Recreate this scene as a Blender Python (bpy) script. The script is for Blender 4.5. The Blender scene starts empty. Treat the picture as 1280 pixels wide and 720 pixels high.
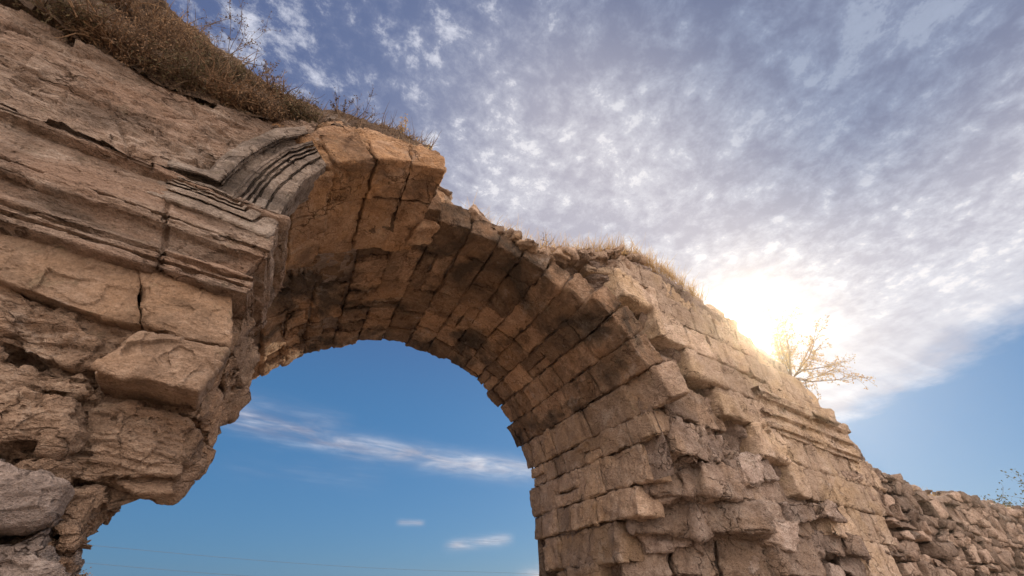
import bpy, math, random
import numpy as np
from mathutils import Vector, Matrix
R = math.radians
rng = np.random.default_rng(7)
random.seed(7)
EYE = 1.5                      # height of the eye; all geometry below is laid out relative to the eye
scene = bpy.context.scene
col = scene.collection

# ------------------------------------------------------------------ camera frame
F_PX, PITCH, AZ = 510.0, R(38.108), R(26.276)
Fv = np.array([math.sin(AZ)*math.cos(PITCH), math.cos(AZ)*math.cos(PITCH), math.sin(PITCH)])
Rv = np.array([math.cos(AZ), -math.sin(AZ), 0.0]); Uv = np.cross(Rv, Fv)
def ray(x, y):
    return F_PX*Fv + (x-640)*Rv - (y-360)*Uv
def wall_pt(x, y, y0, k, x0):
    """survey point: sight line meets the vertical wall plane Y = y0 + k (X - x0)"""
    d = ray(x, y); d = d/d[1]
    Y = (y0-k*x0)/(1-k*d[0])
    return np.array([d[0]*Y, Y, d[2]*Y])
def PL(x, y, off=0.0): return wall_pt(x, y, 4.0+off, .13, -1.0)      # near wall
def PR(x, y, off=0.0): return wall_pt(x, y, 4.95+off, .14, 5.0)      # far wall
SUN = ray(940, 415); SUN /= np.linalg.norm(SUN)

# ------------------------------------------------------------------ noise
def _h(ix, iy, iz, s):
    n = (ix*np.int64(73856093)) ^ (iy*np.int64(19349663)) ^ (iz*np.int64(83492791)) ^ np.int64(s*2654435 + 1013)
    n = (n ^ (n >> 13)) * np.int64(1274126177) & np.int64(0x7fffffff)
    n = (n ^ (n >> 15)) * np.int64(668265263) & np.int64(0x7fffffff)
    return ((n ^ (n >> 14)) & np.int64(0xffff)) / 65535.0
def vnoise(P, s=0):
    P = np.asarray(P, float); f = np.floor(P); i = f.astype(np.int64); t = P-f; t = t*t*(3-2*t)
    o = 0
    for a in (0, 1):
        wa = t[..., 0] if a else 1-t[..., 0]
        for b in (0, 1):
            wb = t[..., 1] if b else 1-t[..., 1]
            for c in (0, 1):
                wc = t[..., 2] if c else 1-t[..., 2]
                o = o + wa*wb*wc*_h(i[..., 0]+a, i[..., 1]+b, i[..., 2]+c, s)
    return o*2-1
def fbm(P, o=4, s=0, g=.5):
    r, a, t = 0, 1.0, 0
    for k in range(o):
        r = r + a*vnoise(P*(2.03**k) + 17.3*k, s+k*31); t += a; a *= g
    return r/t
def worley(P, s=0):
    P = np.asarray(P, float); i = np.floor(P).astype(np.int64)
    F1 = np.full(P.shape[:-1], 9.0); F2 = F1.copy(); ID = np.zeros(P.shape[:-1])
    for a in (-1, 0, 1):
        for b in (-1, 0, 1):
            for c in (-1, 0, 1):
                x, y, z = i[..., 0]+a, i[..., 1]+b, i[..., 2]+c
                q = np.stack([x+_h(x, y, z, s), y+_h(x, y, z, s+1), z+_h(x, y, z, s+2)], -1)
                d = np.sqrt(((q-P)**2).sum(-1)); h = _h(x, y, z, s+3)
                m = d < F1
                F2 = np.where(m, F1, np.minimum(F2, d)); ID = np.where(m, h, ID); F1 = np.where(m, d, F1)
    return F1, F2, ID
def facet(P, s=0):
    """broken-rock relief: every cell is a tilted plane of its own"""
    P = np.asarray(P, float) + .28*fbm(np.asarray(P)*1.3, 2, s+50)[..., None]
    i = np.floor(P-.5).astype(np.int64); B = np.full(P.shape[:-1], 9.0); V = np.zeros_like(B)
    for a in (0, 1):
        for b in (0, 1):
            for c in (0, 1):
                x, y, z = i[..., 0]+a, i[..., 1]+b, i[..., 2]+c
                h1, h2, h3 = _h(x, y, z, s), _h(x, y, z, s+1), _h(x, y, z, s+2)
                e = P-np.stack([x+.2+.6*h1, y+.2+.6*h2, z+.2+.6*h3], -1); d = (e*e).sum(-1)
                v = (h2-.5)*.9 + (e*np.stack([h3-.5, h1-.5, h2-.5], -1)).sum(-1)*2.6
                m = d < B; V = np.where(m, v, V); B = np.where(m, d, B)
    return V
def sstep(a, b, x):
    t = np.clip((x-a)/(b-a), 0, 1); return t*t*(3-2*t)

# ------------------------------------------------------------------ mesh collector
class M:
    def __init__(s): s.v, s.q, s.t, s.n = [], [], [], 0
    def add(s, V, Q, tone):
        V = np.asarray(V, float).reshape(-1, 3)
        s.v.append(V); s.q.append(np.asarray(Q, np.int64).reshape(-1, 4)+s.n)
        s.t.append(np.broadcast_to(np.asarray(tone, float), (len(V),)))
        s.n += len(V)
    def build(s, name, mat, parent=None, smooth=True):
        V = np.concatenate(s.v); Q = np.concatenate(s.q); T = np.concatenate(s.t)
        V = V + np.array([0, 0, EYE])
        me = bpy.data.meshes.new(name)
        me.vertices.add(len(V)); me.vertices.foreach_set('co', V.astype(np.float32).ravel())
        me.loops.add(Q.size); me.loops.foreach_set('vertex_index', Q.astype(np.int32).ravel())
        me.polygons.add(len(Q)); me.polygons.foreach_set('loop_start', (np.arange(len(Q))*4).astype(np.int32))
        me.polygons.foreach_set('use_smooth', np.full(len(Q), smooth))
        me.update(calc_edges=True); me.validate()
        at = me.attributes.new('tone', 'FLOAT', 'POINT')
        if len(me.vertices) == len(T): at.data.foreach_set('value', T.astype(np.float32))
        me.materials.append(mat)
        o = bpy.data.objects.new(name, me); col.objects.link(o)
        if parent is not None: o.parent = parent
        return o
def grid_quads(nu, nv):
    a = np.arange(nu*nv).reshape(nu, nv)
    return np.stack([a[:-1, :-1], a[1:, :-1], a[1:, 1:], a[:-1, 1:]], -1).reshape(-1, 4)
def grid_normals(G):
    du = np.gradient(G, axis=0); dv = np.gradient(G, axis=1)
    n = np.cross(du, dv); l = np.linalg.norm(n, axis=-1, keepdims=True); return n/np.maximum(l, 1e-9)
def sheet(m, G, disp=None, tone=.5, toward=None, minx=None):
    """grid of points G[nu,nv,3]; disp(P) is the displacement along the normal"""
    n = grid_normals(G)
    if toward is not None:
        sgn = np.sign((n*(np.asarray(toward)-G)).sum(-1, keepdims=True)); n = n*np.where(sgn == 0, 1, sgn)
    if disp is not None: G = G + n*disp(G)[..., None]
    if minx is not None: G[..., 0] = np.maximum(G[..., 0], minx)
    tt = tone(G) if callable(tone) else tone
    m.add(G, grid_quads(*G.shape[:2]), np.broadcast_to(tt, G.shape[:2]).ravel())
    return G
_cache = {}
def box_topo(nx, ny, nz):
    k = (nx, ny, nz)
    if k in _cache: return _cache[k]
    idx, P, Q = {}, [], []
    def vid(i, j, l):
        if (i, j, l) not in idx: idx[(i, j, l)] = len(P); P.append((i/nx*2-1, j/ny*2-1, l/nz*2-1))
        return idx[(i, j, l)]
    for l in (0, nz):
        for i in range(nx):
            for j in range(ny):
                q = [vid(i, j, l), vid(i+1, j, l), vid(i+1, j+1, l), vid(i, j+1, l)]; Q.append(q if l else q[::-1])
    for j in (0, ny):
        for i in range(nx):
            for l in range(nz):
                q = [vid(i, j, l), vid(i, j, l+1), vid(i+1, j, l+1), vid(i+1, j, l)]; Q.append(q if j else q[::-1])
    for i in (0, nx):
        for j in range(ny):
            for l in range(nz):
                q = [vid(i, j, l), vid(i, j+1, l), vid(i, j+1, l+1), vid(i, j, l+1)]; Q.append(q if i else q[::-1])
    _cache[k] = (np.array(P), np.array(Q)); return _cache[k]
def block(m, c, half, rot, rough=.02, rnd=.05, jit=.03, chip=.06, cell=.05, tone=None, seed=None, nmax=24, shared=True):
    """one dressed or broken stone: rounded box with wandering corners, chipped arrises and a rough skin"""
    half = np.asarray(half, float); c = np.asarray(c, float)
    n = [int(np.clip(round(2*h/cell), 3, nmax)) for h in half]
    P, Q = box_topo(*n)
    if seed is None: seed = int(rng.integers(1, 9000))
    so = rng.random(3)*50
    # denser rows towards the arrises
    P = np.sign(P)*(1-(1-np.abs(P))**1.25)
    p = P*half
    r = min(rnd, half.min()*.8)
    cl = np.clip(p, -(half-r), half-r); d = p-cl
    L = np.linalg.norm(d, axis=1, keepdims=True); nn = d/np.maximum(L, 1e-9)
    p = cl + nn*r
    edge = 1-np.abs(nn).max(1)
    cj = rng.normal(0, jit, (2, 2, 2, 3))
    w = (P+1)/2
    off = 0
    for a in (0, 1):
        for b in (0, 1):
            for e in (0, 1):
                ww = (w[:, 0] if a else 1-w[:, 0])*(w[:, 1] if b else 1-w[:, 1])*(w[:, 2] if e else 1-w[:, 2])
                off = off + ww[:, None]*cj[a, b, e]
    p = p+off
    W = p@np.asarray(rot).T + c; N = nn@np.asarray(rot).T
    s = W+so*(.02 if shared else 1)
    dsp = rough*(1.5*fbm(W*1.4, 3, 11) + .9*facet(s*2.4, 21) + .45*facet(s*6.5, 22) + .5*fbm(s*13, 2, 23))
    dsp = dsp - chip*(edge*3.0 + .10)*np.maximum(0, vnoise(s*3.3, 24)+.5*vnoise(s*9, 25)+.05)
    W = W + N*dsp[:, None]
    m.add(W, Q, float(rng.random()) if tone is None else tone)
def rotz(a):
    c, s = math.cos(a), math.sin(a); return np.array([[c, -s, 0], [s, c, 0], [0, 0, 1.0]])
def rot_axes(x, y, z): return np.stack([x, y, z], 1)
def smooth_poly(P, n, cut=.06):
    """closed polygon resampled to n points, corners slightly cut"""
    P = np.asarray(P, float)
    for _ in range(1):
        nx = np.roll(P, -1, 0); P = np.stack([(1-cut)*P+cut*nx, cut*P+(1-cut)*nx], 1).reshape(-1, P.shape[1])
    L = np.linalg.norm(np.roll(P, -1, 0)-P, axis=1); t = np.r_[0, np.cumsum(L)]
    Pc = np.r_[P, P[:1]]; u = np.linspace(0, t[-1], n, endpoint=False)
    return np.stack([np.interp(u, t, Pc[:, k]) for k in range(P.shape[1])], 1)
def stone(m, poly, back, rough=.03, rnd=.06, tone=None, nang=150, nrad=34, depth=.9, bedding=0.0, bulge=.04, tilt=(0, 0)):
    """a stone whose face has the given outline (3-D points on the wall); it runs `depth` back into the wall"""
    C = smooth_poly(poly, nang); c = C.mean(0)
    seed = int(rng.integers(1, 9000)); dirb = np.asarray(back, float)
    radii = np.linspace(0.0, 1, nrad)**.85
    rings = []
    size = np.sqrt(((C-c)**2).sum(1)).mean()
    for r in radii:
        k = np.clip((r-(1-rnd/size*1.3))/(rnd/size*1.3), 0, 1)
        rings.append(c + (C-c)*(r*(1-.0*k)) + dirb*(rnd*(1-math.sqrt(max(0, 1-k*k))) - bulge*(1-r*r)))
    for b in np.linspace(0, 1, 18)[1:]:
        rings.append(c + (C-c)*(1-.05*b) + dirb*(rnd + (depth-rnd)*b))
    G = np.stack(rings, 0); G = np.concatenate([G, G[:, :1]], 1)
    G = G + dirb*((G-c)[..., :1]*tilt[0] + (G-c)[..., 2:]*tilt[1])
    n = grid_normals(G); ctr = c + dirb*depth*.5
    if (n*(G-ctr)).sum() < 0: n = -n
    n[:, -1] = n[:, 0]
    S = G*np.array([1, 1, 1+bedding*1.5]) + seed
    d = rough*(1.0*fbm(S*1.9, 4, seed) + 1.5*facet(S*2.2, seed+1) + .7*facet(S*5.5, seed+2) + .45*fbm(S*14, 3, seed+3)) - rough*1.6*np.maximum(0, vnoise(S*3.2, seed+4)-.25)
    if bedding:
        lay = S*np.array([1.0, 1.0, 7]) + .8*fbm(S*1.2, 2, seed+6)[..., None]
        d = d + rough*bedding*1.2*(vnoise(np.floor(lay*[.0, .0, 1])+.5, seed+8) + .6*fbm(lay, 2, seed+9))
    d[:, -1] = d[:, 0]; d[0, :] = d[0, 0]
    G = G + n*d[..., None]
    G[0, :] = G[0].mean(0)
    m.add(G, grid_quads(*G.shape[:2]), float(rng.random()) if tone is None else tone)

# ------------------------------------------------------------------ materials
def new_mat(name):
    m = bpy.data.materials.new(name); m.use_nodes = True
    nt = m.node_tree; nt.nodes.clear()
    out = nt.nodes.new('ShaderNodeOutputMaterial'); b = nt.nodes.new('ShaderNodeBsdfPrincipled')
    nt.links.new(b.outputs[0], out.inputs[0]); return m, nt, b
def nod(nt, t, **k):
    n = nt.nodes.new(t)
    for a, v in k.items(): setattr(n, a, v)
    return n
def noise(nt, vec, sc, det=4, rough=.55, dist=0):
    n = nod(nt, 'ShaderNodeTexNoise'); n.inputs['Scale'].default_value = sc; n.inputs['Detail'].default_value = det
    n.inputs['Roughness'].default_value = rough; n.inputs['Distortion'].default_value = dist
    if vec is not None: nt.links.new(vec, n.inputs['Vector'])
    return n.outputs['Fac']
def ramp(nt, fac, stops):
    n = nod(nt, 'ShaderNodeValToRGB'); el = n.color_ramp.elements
    while len(el) < len(stops): el.new(.5)
    for e, (p, c) in zip(el, stops):
        e.position = p; e.color = (*c, 1) if not np.isscalar(c) else (c, c, c, 1)
    nt.links.new(fac, n.inputs[0]); return n.outputs[0]
def mix(nt, mode, fac, a, b):
    n = nod(nt, 'ShaderNodeMix', data_type='RGBA', blend_type=mode)
    for i, v in ((0, fac), (6, a), (7, b)):
        if isinstance(v, bpy.types.NodeSocket): nt.links.new(v, n.inputs[i])
        elif i == 0: n.inputs[0].default_value = v
        else: n.inputs[i].default_value = (*v, 1)
    return n.outputs[2]
def math_(nt, op, a, b=None, c=None, clamp=False):
    n = nod(nt, 'ShaderNodeMath', operation=op, use_clamp=clamp)
    for i, v in enumerate((a, b, c)):
        if v is None: continue
        if isinstance(v, bpy.types.NodeSocket): nt.links.new(v, n.inputs[i])
        else: n.inputs[i].default_value = v
    return n.outputs[0]
def stone_mat(name, lo, mid, hi, stain, stain_amt=.6, tone_amt=.35, bump=.6, bed=1.0, warm=None, warm_amt=0, stain_sc=.9, crack=.8, crack_sc=1.6, st_lo=.5):
    m, nt, b = new_mat(name)
    tc = nod(nt, 'ShaderNodeTexCoord'); v = tc.outputs['Object']
    mp = nod(nt, 'ShaderNodeMapping'); mp.inputs['Scale'].default_value = (1, 1, bed); nt.links.new(v, mp.inputs[0]); vb = mp.outputs[0]
    at = nod(nt, 'ShaderNodeAttribute', attribute_name='tone'); tone = at.outputs['Fac']
    n1 = noise(nt, vb, 2.6, 6, .62, .3); n2 = noise(nt, vb, 17, 5, .65); n3 = noise(nt, v, 62, 3, .6)
    f = math_(nt, 'ADD', math_(nt, 'MULTIPLY', n1, .55), math_(nt, 'MULTIPLY', n2, .45))
    c = ramp(nt, f, [(.36, lo), (.5, mid), (.64, hi)])
    if warm is not None:
        wf = ramp(nt, noise(nt, vb, .85, 4, .6, .4), [(.45, 0.0), (.62, 1.0)])
        c = mix(nt, 'MIX', math_(nt, 'MULTIPLY', wf, warm_amt), c, warm)
    tv = ramp(nt, tone, [(0, 1-tone_amt), (1, 1+tone_amt*.6)])
    c = mix(nt, 'MULTIPLY', 1.0, c, tv)
    st = ramp(nt, noise(nt, vb, stain_sc, 6, .68, .6), [(st_lo, 0.0), (st_lo+.15, 1.0)])
    c = mix(nt, 'MIX', math_(nt, 'MULTIPLY', st, stain_amt), c, stain)
    mw = nod(nt, 'ShaderNodeMapping'); mw.inputs['Scale'].default_value = (3.2, 3.2, .32); nt.links.new(v, mw.inputs[0])
    run = ramp(nt, noise(nt, mw.outputs[0], 1.0, 5, .62, .3), [(.55, 0.0), (.70, 1.0)])                 # dark water runs
    c = mix(nt, 'MULTIPLY', math_(nt, 'MULTIPLY', run, .55), c, (.42, .38, .36))
    salt = ramp(nt, noise(nt, v, 1.35, 6, .7, .5), [(.58, 0.0), (.68, 1.0)])                              # pale lime bloom
    c = mix(nt, 'MIX', math_(nt, 'MULTIPLY', salt, .34), c, (.56, .48, .40))
    lic = ramp(nt, noise(nt, v, 5.2, 5, .7), [(.60, 0.0), (.66, 1.0)])                                    # lichen
    c = mix(nt, 'MIX', math_(nt, 'MULTIPLY', lic, .30), c, (.17, .145, .09))
    fine = ramp(nt, n3, [(.3, .72), (.5, 1.0), (.7, 1.18)])
    c = mix(nt, 'MULTIPLY', .8, c, fine)
    vo = nod(nt, 'ShaderNodeTexVoronoi'); vo.inputs['Scale'].default_value = 15; nt.links.new(v, vo.inputs['Vector'])
    pm = ramp(nt, noise(nt, v, 3.1, 3), [(.48, 0.0), (.6, 1.0)])
    pit = math_(nt, 'MULTIPLY', ramp(nt, vo.outputs['Distance'], [(.10, 1.0), (.26, 0.0)]), pm)
    c = mix(nt, 'MULTIPLY', math_(nt, 'MULTIPLY', pit, .5), c, (.35, .3, .27))
    wv = nod(nt, 'ShaderNodeVectorMath', operation='MULTIPLY_ADD'); nz = nod(nt, 'ShaderNodeTexNoise'); nz.inputs['Scale'].default_value = 2.2; nz.inputs['Detail'].default_value = 5
    nt.links.new(vb, nz.inputs['Vector']); nt.links.new(nz.outputs['Color'], wv.inputs[0]); wv.inputs[1].default_value = (.9, .9, .9); nt.links.new(vb, wv.inputs[2])
    vc = nod(nt, 'ShaderNodeTexVoronoi', feature='DISTANCE_TO_EDGE'); vc.inputs['Scale'].default_value = crack_sc; nt.links.new(wv.outputs[0], vc.inputs['Vector'])
    cm = ramp(nt, noise(nt, v, 1.7, 3), [(.44, 0.0), (.58, 1.0)])
    crk = math_(nt, 'MULTIPLY', ramp(nt, vc.outputs['Distance'], [(.0, 1.0), (.028, 0.0)]), cm)
    c = mix(nt, 'MULTIPLY', math_(nt, 'MULTIPLY', crk, crack), c, (.25, .2, .17))
    speck = ramp(nt, noise(nt, v, 33, 4, .75), [(.33, .62), (.47, 1.0), (.56, 1.0), (.70, 1.3)])
    c = mix(nt, 'MULTIPLY', .75, c, speck)
    nt.links.new(c, b.inputs['Base Color']); b.inputs['Roughness'].default_value = .93; b.inputs['Specular IOR Level'].default_value = .15
    hgt = math_(nt, 'ADD', math_(nt, 'MULTIPLY', n2, .9), math_(nt, 'MULTIPLY', n3, .3))
    hgt = math_(nt, 'ADD', hgt, math_(nt, 'MULTIPLY', noise(nt, vb, 6, 5, .7), 1.1))
    hgt = math_(nt, 'SUBTRACT', hgt, math_(nt, 'MULTIPLY', pit, .55))
    hgt = math_(nt, 'SUBTRACT', hgt, math_(nt, 'MULTIPLY', crk, .7*crack))
    bp = nod(nt, 'ShaderNodeBump'); bp.inputs['Strength'].default_value = bump; bp.inputs['Distance'].default_value = .085
    nt.links.new(hgt, bp.inputs['Height']); nt.links.new(bp.outputs[0], b.inputs['Normal'])
    return m
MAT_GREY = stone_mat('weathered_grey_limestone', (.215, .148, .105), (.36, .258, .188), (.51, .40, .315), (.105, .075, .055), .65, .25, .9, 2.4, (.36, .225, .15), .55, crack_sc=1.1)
MAT_GROOVE = stone_mat('lichened_grey_limestone', (.155, .12, .093), (.27, .21, .163), (.41, .335, .27), (.075, .06, .05), .75, .15, .7, 1.5)
MAT_SMOOTH = stone_mat('ochre_dressed_limestone', (.20, .13, .085), (.295, .20, .135), (.40, .285, .20), (.12, .078, .05), .7, .25, .55, 1.6, (.36, .22, .125), .5, crack=.25, crack_sc=.7)
MAT_ROUGH = stone_mat('broken_brown_limestone', (.235, .153, .10), (.385, .262, .178), (.52, .38, .272), (.14, .09, .06), .55, .3, .95, 1.6, (.40, .24, .14), .55, crack=.5)
MAT_PALE = stone_mat('broken_grey_limestone', (.225, .172, .14), (.35, .275, .228), (.475, .39, .332), (.13, .10, .085), .5, .3, .95, 1.3)
MAT_VAULT = stone_mat('dark_vault_limestone', (.21, .128, .078), (.35, .22, .137), (.50, .34, .225), (.07, .052, .038), .92, .5, .95, 1.0, (.40, .225, .115), .55, .62, st_lo=.46, crack=.55)  # darker, broadly blotched colour for the vault; jamb blocks below are paler
MAT_RING = stone_mat('orange_ring_limestone', (.29, .17, .095), (.45, .275, .16), (.59, .40, .255), (.12, .078, .055), .7, .22, .8, 1.6, (.48, .26, .115), .6, .8)
MAT_TAN = stone_mat('tan_limestone', (.28, .19, .132), (.44, .308, .215), (.58, .435, .325), (.155, .107, .08), .6, .34, .85, 1.2, (.50, .33, .19), .6, crack=.5)
MAT_CORE = stone_mat('pinkish_tan_limestone', (.26, .18, .132), (.415, .305, .235), (.56, .44, .35), (.15, .105, .078), .5, .3, 1.0, 1.2, (.46, .31, .20), .6)
MAT_FLARE_STONE = stone_mat('flare_gold_limestone', (.38, .265, .18), (.54, .395, .285), (.67, .52, .39), (.23, .155, .105), .45, .25, .85, 1.2, (.55, .38, .21), .5)  # sun flare on far facing and mouldings put into a paler, golden colour
MAT_RUBBLE = stone_mat('pinkish_rubble', (.24, .17, .13), (.40, .30, .24), (.56, .45, .375), (.13, .092, .07), .55, .38, 1.0, 1.0, (.44, .30, .20), .6)
MAT_LOW = stone_mat('grey_rubble_masonry', (.225, .155, .11), (.375, .268, .20), (.54, .41, .315), (.125, .09, .07), .5, .55, .9, 1.0)
MAT_EARTH = stone_mat('dry_earth', (.085, .056, .038), (.15, .10, .066), (.23, .155, .10), (.06, .04, .028), .5, .1, .9)
def twig_mat(name, c1, c2, trans=.25):
    m, nt, b = new_mat(name)
    at = nod(nt, 'ShaderNodeAttribute', attribute_name='tone')
    c = ramp(nt, at.outputs['Fac'], [(0, c1), (1, c2)])
    nt.links.new(c, b.inputs['Base Color']); b.inputs['Roughness'].default_value = .85; b.inputs['Specular IOR Level'].default_value = .1
    tr = nod(nt, 'ShaderNodeBsdfTranslucent'); nt.links.new(c, tr.inputs[0])
    ms = nod(nt, 'ShaderNodeMixShader'); ms.inputs[0].default_value = trans
    out = [n for n in nt.nodes if n.type == 'OUTPUT_MATERIAL'][0]
    nt.links.new(b.outputs[0], ms.inputs[1]); nt.links.new(tr.outputs[0], ms.inputs[2]); nt.links.new(ms.outputs[0], out.inputs[0])
    return m
MAT_TWIG = twig_mat('dry_brown_twigs', (.10, .065, .042), (.26, .175, .11), .15)
MAT_OLIVE = twig_mat('olive_dry_leaves', (.085, .07, .04), (.21, .165, .09), .25)
MAT_RUSSET = twig_mat('russet_twigs', (.16, .09, .05), (.40, .26, .15), .2)
MAT_STRAW = twig_mat('straw', (.42, .27, .12), (.66, .48, .26), .5)
MAT_GOLD = twig_mat('golden_leaves', (.36, .22, .09), (.62, .42, .19), .6)
MAT_GREEN = twig_mat('dull_green_leaves', (.05, .06, .035), (.11, .115, .06), .3)

# ------------------------------------------------------------------ naming helpers
def tag(o, label, cat, group=None, kind=None):
    if label: o['label'] = label
    if cat: o['category'] = cat
    if group: o['group'] = group
    if kind: o['kind'] = kind
    return o
def empty(name, loc, label, cat, group=None):
    o = bpy.data.objects.new(name, None); o.empty_display_size = .2; col.objects.link(o)
    return tag(o, label, cat, group)
def plab(o, label): o['label'] = label; return o

ARCH = empty('ruined_archway', (0, 0, 0), 'ruined stone archway with a coffer of weathered mouldings and a ragged vault', 'archway')

# ------------------------------------------------------------------ vault geometry (barrel along Y)
CX, CZ, RAD, YB = 1.73, 1.77, 3.81, 10.0
th_tab = np.array([-16, -5, 6, 17, 29, 41, 60, 77, 87, 104, 125, 150.])
yf_tab = np.array([7.4, 6.35, 5.7, 5.05, 4.78, 4.9, 5.15, 5.2, 5.3, 4.98, 4.95, 5.0])
TOP_PX = [(548, 238), (560, 262), (585, 276), (610, 290), (640, 303), (670, 316), (700, 319), (750, 320), (790, 322), (830, 345), (870, 375),
          (905, 398), (940, 431), (985, 466), (1030, 516), (1060, 552), (1090, 582)]
def crest_pt(x, y):
    a = PR(x, y, .25)
    return a if a[0] > 5 else wall_pt(x, y, 5.2, -.10, 5.0)
TOP = np.array([crest_pt(*p)[[0, 2]] for p in TOP_PX]); TOP = TOP[np.argsort(TOP[:, 0])]
def top_z(X): return np.interp(X, TOP[:, 0], TOP[:, 1])
def front_base(X): return 4.95 + np.where(X > 5, .14*(X-5), -.10*(X-5))
L0 = PR(850, 432); L1 = PR(1005, 607)
_ld = (L1-L0)[[0, 2]]; _ld /= np.linalg.norm(_ld); _ln = np.array([_ld[1], -_ld[0]])
if _ln[0] > 0: _ln = -_ln
def line_dist(X, Z): return (X-L0[0])*_ln[0] + (Z-L0[2])*_ln[1]      # >0: robbed side, towards the arch
def y_front(X, Z):
    d = line_dist(X, Z)
    return front_base(X) + .30*sstep(0, .15, d) + np.maximum(0, d-1.7)*1.15
def x_right(Z): return 12.1 + (Z-.5)*.8

m = M(); mj = M()
# courses: from the foot of the far jamb up, over the crown and down to the near haunch
courses = []
z = -EYE
while z < CZ-.05:
    h = .62 + .12*rng.random(); h = min(h, CZ-z) if CZ-z < 1.0 else h
    courses.append(('j', z, h)); z += h
th = 0.0
while th < 151:
    h = (.44 + .22*rng.random())/RAD; courses.append(('a', th, h)); th += math.degrees(h)
for kind, a, h in courses:
    if kind == 'j':
        zc = a+h/2; tdeg = math.degrees(math.atan2(zc-CZ, RAD)); tdeg = tdeg if zc > .6 else -16
        yf = float(np.interp(tdeg, th_tab, yf_tab)) if zc > .7 else 7.5+.2*rng.random()
        ax = (np.array([1., 0, 0]), np.array([0, 0, 1.])); base = np.array([CX+RAD, 0, zc]); arc = h
    else:
        t = R(a)+h/2; tdeg = math.degrees(t)
        yf = float(np.interp(tdeg, th_tab, yf_tab))
        rd = np.array([math.cos(t), 0, math.sin(t)]); tg = np.array([-math.sin(t), 0, math.cos(t)])
        ax = (rd, tg); base = np.array([CX, 0, CZ])+rd*RAD; arc = h*RAD
    yf += rng.normal(0, .10)
    yb = YB + rng.normal(0, .10) - (.85*float(sstep(1.7, .2, a+h/2)) if kind == 'j' else 0)
    rec_c = rng.normal(0, .010)
    y = yf; lens = []
    while y < yb-.2:
        l = (.40+.40*rng.random()) if y > 8 else (.6+.85*rng.random()); l = min(l, yb-y); lens.append((y, l)); y += l
    for (y0, l) in lens:
        pieces = [(0.0, 1.0)]
        if rng.random() < .16 and y0 > yf+.3: k = .4+.2*rng.random(); pieces = [(0, k), (k, 1)]       # a course split by a thinner bed
        for (k0, k1) in pieces:
            sh = ((k0+k1)/2-.5)*arc; aa = arc*(k1-k0)
            p_in = base + np.array([0, y0+l/2, 0]) + ax[1]*sh
            thick = .55
            if kind == 'a':
                tz = top_z(p_in[0]) if .3 < p_in[0] < 5 else 9
                room = (tz-p_in[2])/max(.35, math.sin(t))
                if p_in[0] > .6: thick = float(np.clip(room-.05, .17, .55))
            rec = rec_c + rng.normal(0, .012) + (.05+.07*rng.random() if rng.random() < .07 else 0)
            if tdeg > 118: rec += abs(rng.normal(0, .07))
            rg = .028+.012*rng.random() if tdeg < 112 else .055
            low = kind == 'j' and a < .6
            if low: rg = .05
            c = p_in + ax[0]*(thick/2+rec)
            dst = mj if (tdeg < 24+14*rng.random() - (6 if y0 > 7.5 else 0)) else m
            gap = .0035*rng.random()
            block(dst, c, (thick/2, l/2-gap, aa/2-gap), rot_axes(ax[0], np.array([0, 1., 0]), ax[1]),
                  rough=rg, rnd=.012+.018*rng.random(), jit=.006 if not low else .03, chip=.055+.05*rng.random()**2 if tdeg < 112 else .11, cell=.042)
vault = m.build('vault', MAT_VAULT, ARCH); plab(vault, 'brown barrel vault of coursed blocks with broad dark blotches')
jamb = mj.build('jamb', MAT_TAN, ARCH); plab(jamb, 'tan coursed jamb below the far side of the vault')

# packing behind the voussoirs closes the joints and forms the back of the mass
m = M()
tt = np.linspace(R(-.01), R(152), 90); yy = np.linspace(5.35, 9.75, 60)
G = np.stack([np.stack([CX+(RAD+.14)*np.cos(t)+0*yy, yy, CZ+(RAD+.14)*np.sin(t)+0*yy], -1) for t in tt])
G[:, :, 2] = np.minimum(G[:, :, 2], np.where((G[:, :, 0] > .6) & (G[:, :, 0] < 5), top_z(G[:, :, 0])-.02, 99))
sheet(m, G, lambda P: .03*fbm(P*3, 3, 5), .3)
zz = np.linspace(-EYE-.1, CZ, 40)
G = np.stack([np.stack([CX+RAD+.13+0*yy, np.clip(yy, 5.5+2.45*sstep(2.4, .7, z), 9.7-.9*sstep(1.7, .2, z)), z+0*yy], -1) for z in zz])
sheet(m, G, lambda P: .03*fbm(P*3, 3, 6), .3)
m.build('vault_packing', MAT_RUBBLE, ARCH)

def resample_(P, n):
    P = np.asarray(P, float); L = np.r_[0, np.cumsum(np.linalg.norm(np.diff(P, axis=0), axis=1))]
    u = np.linspace(0, L[-1], n); return np.stack([np.interp(u, L, P[:, k]) for k in range(P.shape[1])], 1)
# ------------------------------------------------------------------ far pier: core, facing, rubble
m = M()
XA = np.linspace(.75, 5.585, 120); XB = np.linspace(5.62, 15.2, 240)
def lower_z(X):
    c = CZ + np.sqrt(np.maximum(0, (RAD+.16)**2-(X-CX)**2)); return np.where(X < CX+RAD+.05, c, -EYE-.1)
def core_disp(P):
    f1, f2, _ = worley(P*np.array([1.9, 1.9, 2.6]), 3); e = sstep(0, .25, f2-f1)
    g1, g2, _ = worley(P*np.array([4.5, 4.5, 5.5])+9, 4); e2 = sstep(0, .2, g2-g1)
    w = (.4+.35*sstep(-.1, .3, line_dist(P[..., 0], P[..., 2])))*np.where(P[..., 2] < 2.6, sstep(5.6, 6.3, P[..., 0]), 1)
    return w*(.06*(e-.6)+.03*(e2-.6)) + .11*fbm(P*1.3, 3, 8)*w + .09*w*facet(P*np.array([1.5, 1.5, 2]), 30) + .05*w*facet(P*4.2, 31) + .02*facet(P*9, 32) + .02*fbm(P*14, 2, 9)
nv = 190; nb = 70
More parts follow.
